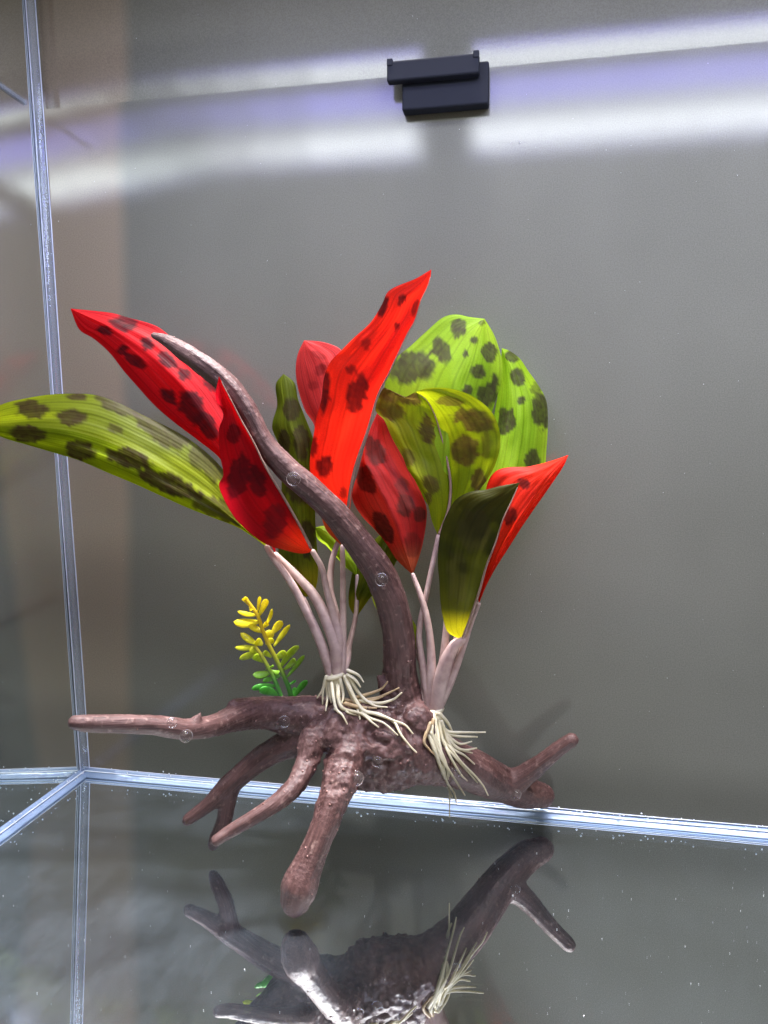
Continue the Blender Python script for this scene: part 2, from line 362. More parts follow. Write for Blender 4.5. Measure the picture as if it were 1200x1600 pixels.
# ------------------------------------------------------------------ black clip on the rim
clip = bpy.data.objects.new('lid_clip', None); COL.objects.link(clip)
MC = simple('black_plastic', (.008, .010, .018), .65, .2)
q0 = P(628, 130, .98); q1 = P(764, 92, .98); qb = P(660, 170, .98); qt = P(764, 94, .98)
clip.location = (q0[0], -.001, qb[2]); tag(clip, 'small black plastic clip hooked on the rim of the back pane', 'clip')
def clipbox(name, x0, x1, y0, y1, z0, z1, b=.0012):
    v, f = box_geo(x0, x1, y0, y1, z0, z1); o = mesh_obj(name, v, f, MC, clip, smooth=False)
    o.matrix_parent_inverse = Matrix.Translation(clip.location).inverted(); bevel(o, b, 3); return o
yb_ = -.020 * D
clipbox('backing_block', q0[0], q1[0], yb_, -.0008, qb[2], qt[2])
b0 = P(605, 128, .972); b1 = P(749, 118, .972); t0 = P(605, 98, .972); t1 = P(749, 84, .972)
zt = (t0[2] + t1[2]) / 2; zb = (b0[2] + b1[2]) / 2
clipbox('front_bar', b0[0], b1[0], yb_ - .0055, yb_ + .0006, zb, zt)
clipbox('end_lug', b0[0] + .0001, b0[0] + .0035, yb_ - .006, yb_ - .002, zt - .003, zt + .0012, .0005)
clipbox('end_lug', b1[0] - .0035, b1[0] - .0001, yb_ - .006, yb_ - .002, zt - .003, zt + .0012, .0005)

# ------------------------------------------------------------------ the ornament
orn = bpy.data.objects.new('driftwood_plant_ornament', None); COL.objects.link(orn)
base = PZ(560, 1330, 0); orn.location = base
tag(orn, 'artificial driftwood with red and green spotted leaves standing on the tank floor', 'aquarium ornament')
INV = Matrix.Translation(orn.location).inverted()
def part(o, label=None):
    o.parent = orn; o.matrix_parent_inverse = INV.copy()
    if label: o['label'] = label
    return o
def child(o, par):
    o.parent = par; o.matrix_parent_inverse = INV.copy() @ Matrix.Identity(4)
    o.matrix_parent_inverse = Matrix.Identity(4); return o

# ---- driftwood: chains of (px, py, radius px, depth)
def dfloor(px, py): return (PZ(px, py, 0)[1] + D) / D
BR = [
 # arching branch
 [(625,1150,44,.875),(632,1105,34,.875),(626,1060,27,.872),(623,1000,25,.865),(613,945,25,.855),(592,893,25,.845),(562,850,23,.835),(522,800,21,.825),(482,762,20,.818),(443,728,19,.812),(411,690,17,.808),(386,642,17,.806),(356,602,18,.806),(320,572,17,.806),(284,547,14,.808),(258,531,10,.81),(240,524,6,.81)],
 [(625,1105,20,.86),(604,1072,12,.86),(592,1058,5,.862)],
 [(640,1150,38,.865),(652,1128,30,.855)],
 # long left branch
 [(540,1140,40,.85),(500,1122,34,.85),(452,1118,29,.84),(405,1114,25,.815),(362,1124,20,.775),(330,1135,17,.745),(290,1140,16,.715),(240,1133,15.5,.69),(180,1131,14.5,.665),(132,1130,14,.645),(117,1129,12,.64)],
 [(365,1103,11,.785),(400,1101,12,.822),(440,1102,13,.868),(490,1106,16,.87),(530,1110,20,.87)],
 [(300,1133,10,.722),(309,1122,7,.725),(314,1114,2.5,.727)],
 # forked back left leg
 [(520,1140,36,.85),(462,1158,24,.842),(420,1178,20,.835),(384,1204,18,.827),(352,1232,16,.818),(322,1260,12,.808),(293,1281,9.5,.80)],
 [(362,1224,14,.82),(356,1250,13,.818),(350,1282,12,.816),(338,1310,11,.815),(332,1322,8,.815)],
 # front left twig
 [(520,1135,30,.83),(490,1152,22,.80),(479,1190,18,.78),(463,1226,16,.755),(430,1256,13.5,.735),(390,1281,12,.72),(355,1302,11,.708),(338,1313,10,.70)],
 # front foot
 [(560,1165,48,.83),(541,1192,33,.80),(530,1228,27,.775),(515,1268,23,.755),(498,1312,21,.74),(481,1352,24,.73),(468,1386,29,.722),(462,1407,24,.72)],
 # trunk body
 [(535,1145,38,.845),(575,1160,54,.845),(620,1170,54,.85),(665,1182,42,.86),(705,1192,36,.88),(742,1206,33,.905),(782,1224,28,.94),(820,1238,24,.968),(848,1243,19,.981)],
 [(575,1195,40,.835),(615,1195,36,.84),(655,1190,32,.855)],
 [(530,1130,30,.82),(520,1150,28,.81)],
 [(555,1120,28,.85),(600,1125,34,.85)],
 # right twig
 [(800,1224,20,.94),(822,1210,17,.94),(845,1192,14,.938),(872,1171,12.5,.936),(893,1156,11.5,.935)],
]
segs = []
geos = []
for br in BR:
    pts = np.array([P(a, b, d) for a, b, r, d in br]); rad = np.array([r * mpp(p) for (a, b, r, d), p in zip(br, pts)])
    geos.append(tube_geo(pts, rad, 16, len(br) * 6))
    q = catmull(np.column_stack([pts, rad]), len(br) * 4)
    s0 = 0
    for i in range(len(q) - 1):
        L = np.linalg.norm(q[i+1, :3] - q[i, :3]); segs.append((q[i, :3], q[i+1, :3], s0, L, q[i, 3], q[i+1, 3], len(geos))); s0 += L
V, Fc = join_geo(geos)
tmp = mesh_obj('tmp', V, Fc)
rm = tmp.modifiers.new('r', 'REMESH'); rm.mode = 'VOXEL'; rm.voxel_size = .00085
sm = tmp.modifiers.new('s', 'SMOOTH'); sm.factor = .6; sm.iterations = 14
dg = bpy.context.evaluated_depsgraph_get(); ev = tmp.evaluated_get(dg); me = bpy.data.meshes.new_from_object(ev)
bpy.data.objects.remove(tmp)
n = len(me.vertices); co = np.empty(n * 3); me.vertices.foreach_get('co', co); co = co.reshape(-1, 3)
no = np.empty(n * 3); me.vertices.foreach_get('normal', no); no = no.reshape(-1, 3)
best = np.full(n, 1e9); gs = np.zeros(n); ga = np.zeros((n, 3)); gid = np.zeros(n); rloc = np.zeros(n)
for a, b, s0, L, r0, r1, idn in segs:
    ab = b - a; t = np.clip(((co - a) @ ab) / (L * L + 1e-12), 0, 1); c = a + t[:, None] * ab
    dd = co - c; dist = np.linalg.norm(dd, axis=1) - (r0 + (r1 - r0) * t); k = dist < best
    best[k] = dist[k]; gs[k] = s0 + t[k] * L; ga[k] = dd[k] / (np.linalg.norm(dd[k], axis=1)[:, None] + 1e-9); gid[k] = idn; rloc[k] = (r0 + (r1 - r0) * t)[k]
gr = np.column_stack([ga[:, 0] * 3.2 + gid * 7.3, ga[:, 1] * 3.2, gs * 55 + ga[:, 2] * 3.2])
bodyc = P(585, 1165, .845); bm_ = np.clip(1.25 - np.linalg.norm(co - bodyc, axis=1) / .045, 0, 1)     # knobbly root body
dsp = (fbm(co * 85, 4) - .5) * (.0012 + .0034 * bm_) + (fbm(gr * np.array([2.2, 2.2, .22]), 3) - .5) * .0011
kn = vnoise(co * 330 + 5); dsp += np.clip(kn - .62, 0, 1) * .0052 * (.08 + .9 * bm_) + (fbm(co * 190 + 9, 3) - .5) * .0045 * bm_
pit = vnoise(co * 210 + 31); dsp -= np.clip(pit - .66, 0, 1) * .009 * (.05 + bm_)
dsp *= np.clip(rloc / .006, .3, 1.0)
co2 = co + no * dsp[:, None]; co2[:, 2] = np.maximum(co2[:, 2], .0004); co2[:, 1] = np.minimum(co2[:, 1], -.002)
me.vertices.foreach_set('co', co2.ravel()); me.update()
at = me.attributes.new('grain', 'FLOAT_VECTOR', 'POINT'); at.data.foreach_set('vector', gr.ravel())
me.polygons.foreach_set('use_smooth', [True] * len(me.polygons)); me.materials.clear(); me.materials.append(wood_mat())
wood = bpy.data.objects.new('driftwood', me); COL.objects.link(wood); part(wood, 'purplish brown moulded driftwood with arching branch and root legs')

# pimples moulded on the root body
rs_ = np.random.RandomState(5); nrm2 = np.empty(n * 3); me.vertices.foreach_get('normal', nrm2); nrm2 = nrm2.reshape(-1, 3)
wgt = np.clip(1.5 - np.linalg.norm(co2 - P(545, 1190, .82), axis=1) / .045, .03, 1); pick = rs_.choice(n, 330, replace=False, p=wgt / wgt.sum()); ng = []
for i in pick:
    r = rs_.uniform(.0003, .0008); c = co2[i] - nrm2[i] * r * .25; Vn = []
    for a in (0.12, .55, 1.0, 1.5):
        for k in range(8):
            b = k * math.pi / 4; Vn.append(c + r * np.array([math.sin(a*2) * math.cos(b), math.sin(a*2) * math.sin(b), math.cos(a*2)]))
    ng.append((Vn, [(q*8+k, q*8+(k+1) % 8, (q+1)*8+(k+1) % 8, (q+1)*8+k) for q in range(3) for k in range(8)] + [tuple(range(8))[::-1], tuple(24+k for k in range(8))]))
v, f = join_geo(ng); nub = mesh_obj('pimples', v, f, simple('pimple_resin', (.15, .078, .068), .22), wood); nub['kind'] = 'stuff'

# ---- leaves
ML = leaf_mat('silk_leaf'); MSTEM = plastic_mat('mauve_stem', (.42, .28, .26), (.66, .50, .46), .3, 160)
MRIB = plastic_mat('midrib_plastic', (.24, .14, .11), (.36, .24, .19), .3, 90)
def leaf(label, Lp, Rp, tip, bas, dt, db, Mp=None, off=(0, -.006, 0), c1=(.8,.02,.02), c2=(.6,.01,.01), spots=(), spotc=(.05,.006,.006),
         base_c=None, base_len=.18, fold=None, nu=90, nv=40, stem=None, rib=True, ribc=None, seed=0, ripple=.0012, edge=None, halves=None, ribr=3.2):
    """outline in photo pixels; off = depth offsets (in metres) of left edge, midrib, right edge"""
    Lq = catmull([tip] + list(Lp) + [bas], nu); 
    if Rp is not None: Rq = catmull([tip] + list(Rp) + [bas], nu)
    if Mp is None: Mq = (Lq + Rq) / 2
    else: Mq = catmull([tip] + list(Mp) + [bas], nu)
    if fold is not None:                                    # far half folded behind the midrib
        a, pxo = fold; Rq = Mq + (Lq - Mq) * a + np.array(pxo) * np.sin(np.linspace(0, math.pi, nu))[:, None]
    u = np.linspace(0, 1, nu); d = dt + (db - dt) * u; bell = np.sin(math.pi * np.clip(u, 0, 1)) ** .7
    if isinstance(edge, (int, float)): d = d + edge * np.sin(math.pi * u) / D
    l3 = np.array([P(*Lq[i], d[i] + off[0] * bell[i] / D) for i in range(nu)])
    m3 = np.array([P(*Mq[i], d[i] + off[1] * bell[i] / D) for i in range(nu)])
    r3 = np.array([P(*Rq[i], d[i] + off[2] * bell[i] / D) for i in range(nu)])
    Vv = np.zeros((nu, nv, 3)); vs = np.linspace(-1, 1, nv)
    for j, v in enumerate(vs):
        a = abs(v); e3 = l3 if v < 0 else r3
        p = m3 + (e3 - m3) * a; 
        Vv[:, j] = p
    # cupping, ripples, creases along the view direction
    dirv = Vv - C0; dirv /= np.linalg.norm(dirv, axis=2)[:, :, None]
    U, VV = np.meshgrid(u, vs, indexing='ij')
    nz = fbm(np.column_stack([U.ravel() * 4 + seed * 3.1, VV.ravel() * 1.6 + seed, np.full(U.size, seed * 1.7)]), 3).reshape(U.shape) - .5
    nz2 = fbm(np.column_stack([U.ravel() * 3 + seed, VV.ravel() * 7 + seed * 5.1, np.full(U.size, seed * .7)]), 2).reshape(U.shape) - .5
    cup = np.abs(VV) * (1 - np.abs(VV)) * 4 * .0016
    Vv += dirv * ((nz * ripple * 5 + nz2 * ripple * 1.8 - cup) * bell[:, None])[:, :, None]
    flatv = Vv.reshape(-1, 3)
    Fq = [(i*nv+j, i*nv+j+1, (i+1)*nv+j+1, (i+1)*nv+j) for i in range(nu-1) for j in range(nv-1)]
    o = mesh_obj('leaf', flatv, Fq, ML); me = o.data
    # printed colours
    pix = np.array([PX(p) for p in flatv])
    t = np.clip((fbm(np.column_stack([U.ravel() * 3 + seed * 2, VV.ravel() * 2.2, np.full(U.size, seed)]), 3) - .32) / .36, 0, 1)[:, None]
    colr = np.array(c1) * (1 - t) + np.array(c2) * t
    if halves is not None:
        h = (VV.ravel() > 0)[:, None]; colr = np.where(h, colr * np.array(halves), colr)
    if base_c is not None:
        k = np.clip((U.ravel() - (1 - base_len * 1.5)) / (base_len), 0, 1)[:, None]; k = k * k * (3 - 2 * k); colr = colr * (1 - k) + np.array(base_c) * k
    er = (fbm(np.column_stack([pix[:, 0] / 9 + seed, pix[:, 1] / 9, np.full(len(pix), 3.)]), 4) - .5)
    er2 = fbm(np.column_stack([pix[:, 0] / 3.2 + seed, pix[:, 1] / 3.2, np.full(len(pix), 8.)]), 3)
    for s in spots:
        x, y, rx, ry = s[:4]; an = math.radians(s[4] if len(s) > 4 else 0); st = s[5] if len(s) > 5 else .92
        dx, dy = pix[:, 0] - x, pix[:, 1] - y; ca, sa = math.cos(an), math.sin(an)
        q = np.sqrt(((dx * ca + dy * sa) / rx) ** 2 + ((-dx * sa + dy * ca) / ry) ** 2) + er * .85
        k = np.clip((1.10 - q) / .20, 0, 1); k = (k * k * (3 - 2 * k) * st * (.80 + .38 * er2))[:, None]; k = np.clip(k, 0, 1)
        colr = colr * (1 - k) + np.array(spotc) * k
    ca_ = me.color_attributes.new('Col', 'FLOAT_COLOR', 'POINT'); ca_.data.foreach_set('color', np.column_stack([colr, np.ones(len(colr))]).ravel())
    uvl = me.uv_layers.new(name='UVMap'); li = np.empty(len(me.loops), int); me.loops.foreach_get('vertex_index', li)
    uvv = np.column_stack([(VV.ravel() + 1) / 2, U.ravel()]); uvl.data.foreach_set('uv', uvv[li].ravel())
    part(o, label)
    jm = nv // 2
    if rib:
        ml = (Vv[:, jm] + Vv[:, jm - 1]) / 2; ml = ml - dirv[:, jm] * .0013
        ml = ml[3:-1][::4]; rr = np.linspace(.00022, ribr * .000333 * .5, len(ml))
        g = tube_geo(ml, rr, 7, len(ml) * 2); child(mesh_obj('midrib', g[0], g[1], MRIB), o)
    if stem:
        pts = [P(x, y, dd) for x, y, r, dd in stem]; rr = [r * (.95 + .55 * (i / (len(stem) - 1)) ** 2) * mpp(p) for i, ((x, y, r, dd), p) in enumerate(zip(stem, pts))]
        pts[0] = (Vv[-1, jm] + Vv[-1, jm-1]) / 2
        g = tube_geo(np.array(pts), rr, 10, len(pts) * 7); child(mesh_obj('stem', g[0], g[1], MSTEM), o)
    return o
RED = dict(c1=(.80, .010, .016), c2=(.60, .006, .014), spotc=(.08, .004, .008))
GRN = dict(c1=(.30, .46, .03), c2=(.20, .36, .02), spotc=(.085, .065, .020))
OLV = dict(c1=(.15, .19, .006), c2=(.095, .125, .005), spotc=(.055, .042, .012))
K1 = (523, 1056, .852); K2 = (679, 1110, .868)     # where the stems gather
def st(*p): return list(p)

leaf('red spotted leaf pointing far left behind the arching branch',
     [(124,515),(146,529),(171,551),(192,578),(212,601),(242,634),(271,659),(312,690),(344,717),(385,780)],
     [(175,489),(200,496),(233,505),(252,514),(300,556),(345,610),(390,690),(425,790)], (110,482), (431,867), .862, .852,
     Mp=[(170,511),(230,552),(290,612),(345,690),(400,800)], off=(.004, -.004, .010), seed=1, rib=False, **RED,
     spots=[(195,505,22,13,12),(163,517,11,8,20),(192,547,9,8),(230,537,12,10,40),(213,564,18,9,30),(262,563,18,10,38),(289,586,11,10),(300,635,26,20,55),(265,620,14,9,40),(325,665,12,24,-30),(330,600,14,10,40)],
     stem=st((431,867,5,.852),(465,901,6.5,.85),(491,931,7.5,.85),(510,969,8,.85),(525,1012,8,.85),(526,1056,7,.852)))
leaf('red spotted leaf folded in front of the arching branch',
     [(337,622),(349,647),(342,672),(344,713),(349,742),(342,757),(350,780),(367,809),(392,834),(417,851),(442,859),(471,865)],
     None, (342,588), (489,862), .782, .835, Mp=[(362,626),(376,653),(396,688),(417,730),(442,772),(467,817)], fold=(.35, (2, 0)), off=(.002, -.004, .012), seed=2, c1=(.56,.006,.016), c2=(.42,.004,.013), spotc=(.10,.003,.008), base_c=(.72,.08,.02), base_len=.16,
     spots=[(372,745,17,34,12),(402,752,13,24,-10),(430,815,17,28,15,.75),(365,680,10,16,0,.8)],
     stem=st((489,862,4.5,.835),(503,888,4.8,.84),(511,924,5,.845),(521,961,5.5,.85),(529,1000,5.5,.85),(529,1056,5,.852)), ribr=5)
leaf('green spotted leaf reaching out of the left edge',
     [(-2,634),(42,622),(83,616),(125,615),(154,618),(187,630),(221,647),(258,665),(292,684),(325,709),(352,738),(390,800)],
     [(0,682),(42,695),(83,707),(125,720),(167,738),(208,755),(250,774),(292,793),(333,809),(375,826)], (-34,662), (417,855), .80, .84,
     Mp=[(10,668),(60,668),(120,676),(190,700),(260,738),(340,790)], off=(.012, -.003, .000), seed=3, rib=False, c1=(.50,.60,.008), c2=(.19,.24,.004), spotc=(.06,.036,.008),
     spots=[(50,640,25,15,5),(112,653,24,13,8),(42,679,27,14,5),(125,703,27,15,15),(200,716,38,15,12),(258,672,50,22,30,.8),(180,630,34,14,25,.8),(262,755,50,15,22),(330,722,40,24,40,.7),(340,795,50,16,25,.8),(180,670,14,7,10,.7),(120,620,15,6,0)],
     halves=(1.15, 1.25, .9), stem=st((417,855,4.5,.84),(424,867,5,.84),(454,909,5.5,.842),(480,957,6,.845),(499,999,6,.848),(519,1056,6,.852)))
leaf('dark green leaf standing behind the arching branch',
     [(431,600),(433,633),(425,667),(437,700),(440,760),(436,830),(437,886),(454,912)],
     [(460,598),(466,625),(478,655),(490,690),(492,760),(493,820),(497,894),(491,924)], (443,584), (474,935), .90, .88,
     off=(.004, -.004, .004), seed=4, rib=False, **OLV, base_c=(.40,.36,.01), base_len=.14,
     spots=[(455,640,14,18),(470,690,14,26),(445,690,10,20),(465,760,20,28),(480,840,12,30)],
     stem=st((474,935,4.5,.88),(490,975,5,.87),(508,1020,5,.86),(521,1056,5,.855)))
leaf('pale red leaf half hidden behind the tall red leaf',
     [(465,554),(462,579),(466,608),(477,642),(491,665),(498,720),(500,780),(508,825)],
     [(495,533),(514,537),(534,548),(552,590),(556,660),(552,740),(545,810)], (475,532), (535,854), .90, .862,
     off=(.006, -.004, .0), seed=5, rib=False, c1=(.80,.06,.055), c2=(.70,.045,.045), spotc=(.35,.02,.02), base_c=(.75,.12,.03), base_len=.2,
     spots=[(490,602,9,8,0,.6),(501,577,7,12,30),(497,555,12,5,25,.6)],
     stem=st((535,854,4,.862),(536,912,4.6,.858),(536,969,5,.855),(535,1025,5,.853),(532,1056,5,.853)))
leaf('tall bright red leaf in the middle pointing up',
     [(650,435),(608,454),(596,477),(579,504),(554,527),(533,548),(515,567),(506,592),(502,625),(494,654),(490,679),(485,708),(486,746),(505,775),(526,791)],
     None, (674,421), (543,800), .83, .86, Mp=[(671,442),(658,471),(650,500),(637,523),(627,546),(619,562),(608,587),(596,608),(587,633),(579,662),(569,692),(560,717),(552,746),(546,778)],
     fold=(.30, (3, 0)), off=(.000, -.002, .012), seed=6, c1=(.90,.026,.008), c2=(.82,.018,.007), spotc=(.06,.003,.003),
     spots=[(598,481,7,17,20),(628,468,6,9,20,.8),(619,508,5,8,0,.8),(649,480,5,13,20,.7),(572,537,9,9,40,.55),(508,612,8,32,5),(558,617,15,32,15,.85),(547,578,8,6,0,.7),(508,728,12,18,20,.85),(490,697,6,18,0,.8),(537,770,6,8,0,.6)],
     stem=st((543,800,4,.86),(535,830,4,.872),(520,872,4.5,.868),(516,920,5,.862),(525,965,5,.858),(530,1056,5,.853)), ribr=5)
leaf('dark red and orange leaf right of the arching branch',
     [(572,690),(560,735),(550,771),(553,787),(567,808),(587,829),(604,850),(617,871),(630,885)],
     [(602,658),(612,683),(627,710),(640,733),(652,758),(662,779),(667,800),(663,837),(656,867)], (590,643), (645,898), .895, .875,
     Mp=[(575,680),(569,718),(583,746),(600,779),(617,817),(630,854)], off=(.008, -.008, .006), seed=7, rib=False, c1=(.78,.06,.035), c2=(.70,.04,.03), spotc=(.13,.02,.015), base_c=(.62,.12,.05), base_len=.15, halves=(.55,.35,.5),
     spots=[(571,748,13,24,-25),(598,823,12,25,-25),(585,705,14,26,-25),(634,790,14,16,0),(655,805,10,12,0),(628,760,10,14,0,.7),(645,850,14,22,0,.5)],
     stem=st((645,898,3.6,.875),(656,927,4.5,.873),(667,965,5,.871),(673,1010,5.5,.87),(674,1062,6.5,.87),(671,1108,6,.87)))
leaf('broad bright green leaf with dark spots at the back',
     [(733,495),(712,491),(692,496),(667,517),(642,540),(621,558),(604,588),(600,640),(625,720)],
     [(771,521),(779,542),(784,562),(785,583),(782,604),(774,627),(762,665),(735,740)], (757,498), (690,820), .945, .90,
     Mp=[(745,520),(728,560),(712,600),(698,680)], off=(.0, -.012, .004), seed=8, c1=(.44,.66,.03), c2=(.30,.52,.018), spotc=(.075,.07,.03),
     spots=[(717,513,12,16,-10),(690,547,14,22,-20),(645,572,36,26,-20),(740,532,7,7),(727,553,5,6),(764,550,13,15),(747,581,12,11,20),(754,504,5,4,0,.7),(761,618,16,20,10),(773,595,6,12),(731,610,8,8)],
     stem=st((690,820,4,.90),(700,900,4.5,.885),(696,1000,5,.875),(681,1108,6,.872)), rib=False)
leaf('green spotted leaf at the far right of the bunch',
     [(783,562),(780,600),(772,650),(760,720),(745,780)],
     [(796,548),(812,560),(825,579),(838,597),(850,617),(855,633),(856,667),(854,700),(850,735),(825,790),(780,850)], (784,544), (735,880), .965, .90,
     Mp=[(800,580),(808,640),(800,710),(775,800)], off=(.006, -.006, .012), seed=9, c1=(.42,.64,.03), c2=(.29,.51,.018), spotc=(.075,.07,.03),
     spots=[(800,557,10,8,35),(808,588,12,14,-20),(814,626,7,6),(791,658,13,24),(845,640,15,30,-5),(833,718,12,14),(838,606,10,12,30,.6)],
     stem=st((735,880,4,.90),(722,960,4.5,.885),(702,1040,5,.875),(684,1108,6,.872)), rib=False)
leaf('yellow green cupped leaf with brown blotches in front of the bright green one',
     [(629,621),(612,612),(600,606),(590,625),(587,642),(600,656),(612,683),(627,708),(637,733),(654,758),(667,783),(675,815)],
     [(667,607),(692,606),(717,610),(742,621),(767,642),(779,667),(782,692),(777,717),(767,740),(752,762),(726,790),(702,815)], (650,612), (685,838), .885, .885,
     Mp=[(667,626),(680,650),(689,680),(697,712),(704,758),(700,800)], off=(-.002, .006, -.004), seed=10, c1=(.33,.38,.006), c2=(.22,.28,.005), spotc=(.10,.06,.014),
     spots=[(622,618,36,12,10),(610,640,22,16,30,.8),(668,672,12,24,-8),(742,657,32,18,15),(728,704,22,24),(703,627,22,7,5,.75),(638,715,11,16,-15,.7),(748,750,12,18,10),(673,757,12,16,-20,.8),(668,780,8,10,0,.8),(760,690,8,26,0,.5)],
     stem=st((685,838,4,.885),(668,920,4.5,.878),(655,990,4.6,.874),(661,1044,5,.872),(672,1108,5,.87)), ribr=6)
leaf('bright red leaf at the right behind the dark green one',
     [(858,721),(825,729),(796,730),(775,736),(762,754),(756,790),(748,850),(744,900)],
     [(880,729),(858,762),(837,792),(817,821),(796,854),(775,887),(760,915)], (888,711), (748,944), .872, .866,
     Mp=[(850,750),(815,800),(785,850),(760,905)], off=(.006, -.003, .0), seed=11, c1=(.92,.035,.010), c2=(.85,.022,.009), spotc=(.15,.008,.006),
     spots=[(818,755,11,8,35,.9),(798,808,10,14,20),(790,765,12,5,10,.5)], rib=False,
     stem=st((748,944,3.5,.866),(736,975,4,.867),(727,1002,4.5,.867),(705,1062,5.5,.867),(682,1110,6,.868)))
leaf('very dark green leaf in front at the right with a yellow base',
     [(783,759),(758,765),(733,769),(712,781),(698,804),(690,825),(685,854),(684,883),(686,905),(688,939),(692,965),(700,988)],
     None, (812,754), (722,1000), .84, .858, Mp=[(800,783),(787,812),(775,850),(762,883),(750,924),(736,965)], fold=(.25, (1, 0)), off=(-.002, -.004, .010), seed=12,
     c1=(.052,.054,.0016), c2=(.030,.034,.0012), spotc=(.04,.035,.01), base_c=(.55,.50,.01), base_len=.13, spots=[(740,830,25,30,0,.5),(715,900,16,40,0,.4)],
     stem=st((720,998,7,.858),(709,1010,9,.86),(694,1045,10,.864),(681,1110,8,.868)), ribr=5)
leaf('small fresh green leaf low between the stems',
     [(508,822),(525,832),(541,856),(555,874)], [(496,842),(510,853),(525,870),(542,888)], (492,824), (558,900), .90, .89, off=(.002,-.002,.004), seed=13, rib=False,
     c1=(.42,.58,.03), c2=(.34,.50,.02), nu=40, nv=20, stem=st((558,900,3,.89),(556,960,3.5,.88),(545,1010,4,.866),(534,1056,4,.856)))
leaf('dark green leaf tucked behind the arching branch low down',
     [(578,850),(556,880),(547,912),(545,945)], [(626,850),(620,876),(602,905),(580,932)], (606,826), (556,966), .905, .885, off=(.002,-.004,.004), seed=14, rib=False, **OLV,
     base_c=(.38,.36,.01), base_len=.2, nu=50, nv=24, stem=st((556,966,3.6,.885),(548,997,4,.872),(542,1035,4.5,.86),(534,1056,4,.854)))
leaf('small yellow green leaf mostly hidden behind the branch',
     [(598,915),(630,950),(653,985)], [(585,945),(610,985),(635,1010)], (578,918), (650,1018), .905, .885, off=(.002,-.002,.004), seed=15, rib=False,
     c1=(.40,.48,.02), c2=(.30,.38,.02), nu=40, nv=16, stem=st((650,1018,3.5,.885),(660,1044,4,.878),(663,1092,4.5,.872),(670,1110,4,.87)))

# ---- root tufts
MR = plastic_mat('cream_root', (.68, .61, .40), (.86, .80, .62), .3, 120); MRb = plastic_mat('tan_root', (.46, .32, .17), (.62, .47, .28), .25, 120)
def ring_geo(c, r, tube, tilt=0):
    V, Fc = [], []; n, k = 22, 8
    for i in range(n):
        a = 2 * math.pi * i / n; q = np.array([math.cos(a), math.sin(a), tilt * math.cos(a)])
        for j in range(k):
            b = 2 * math.pi * j / k; V.append(np.array(c) + q * r + tube * (math.cos(b) * q + math.sin(b) * np.array([0, 0, 1])))
    Fc = [(i*k+j, ((i+1) % n)*k+j, ((i+1) % n)*k+(j+1) % k, i*k+(j+1) % k) for i in range(n) for j in range(k)]
    return V, Fc
def tuft(k, label, org, sc, strands, dsurf, rring):
    c = P(*k)
    g = join_geo([ring_geo(c, rring, .0016, .25), tube_geo(np.array([c + (0, 0, .002), c - (0, 0, .008)]), [rring * .8, rring * 1.05], 14, 6)])
    o = part(mesh_obj('root_tuft', g[0], g[1], MR), label)
    for s in strands:
        tan = s[0] == 't'; s = s[1:] if tan else s
        pp = [(x / sc + org[0], y / sc + org[1]) for x, y in s]; n = len(pp)
        pts = np.array([P(x, y, dsurf(x, y, i / (n - 1))) for i, (x, y) in enumerate(pp)])
        rad = np.linspace(.00118, .0004, n) * random.uniform(.85, 1.2)
        g = tube_geo(pts, rad, 7, n * 5); child(mesh_obj('root', g[0], g[1], MRb if tan else MR), o)
# the strands lie on the wood: find its front surface by ray casting
from mathutils.bvhtree import BVHTree
bvh = BVHTree.FromPolygons([tuple(v.co) for v in me.vertices] if False else [tuple(v) for v in co2], [tuple(p.vertices) for p in wood.data.polygons])
def front(x, y, default):
    r = ray(x, y); L = np.linalg.norm(r); h = bvh.ray_cast(Vector(C0), Vector(r / L))
    if h[0] is None: return default
    return min(default, (h[0][1] + D) / D - .0026)
S1 = [[(120,150),(100,230),(96,320)],[(118,160),(126,280),(115,362)],[(172,160),(174,270),(170,355)],[(185,170),(200,290),(250,370),(310,392)],[(235,150),(280,280),(310,340),(330,415)],
 [(245,160),(300,300),(370,370),(440,380),(530,420),(610,450),(660,505)],[(250,170),(310,320),(380,400),(480,440),(565,515)],[(240,170),(340,350),(440,385),(540,430),(585,510),(640,580),(682,622)],
 [(150,170),(180,350),(220,390),(250,445)],[(190,200),(215,340),(340,382),(400,430),(445,465)],['t',(300,280),(420,245),(470,220),(502,180)],['t',(310,300),(440,280),(510,250),(572,220)],[(330,300),(450,315),(540,290),(590,250)],
 [(255,140),(300,170),(332,212)],[(255,110),(320,140),(352,182)],[(115,170),(95,235),(62,282)],['t',(220,290),(300,305),(400,300),(470,275)],[(140,170),(140,250),(150,310)],[(205,170),(225,260),(215,320)],[(260,150),(330,260),(420,330),(500,340)],['t',(240,320),(330,340),(430,345)]]
tuft(K1, 'cream rubbery root tuft tied below the left stems', (480, 1020), 4., S1, lambda x, y, t: front(x, y, .845 - .004 * t), .0042)
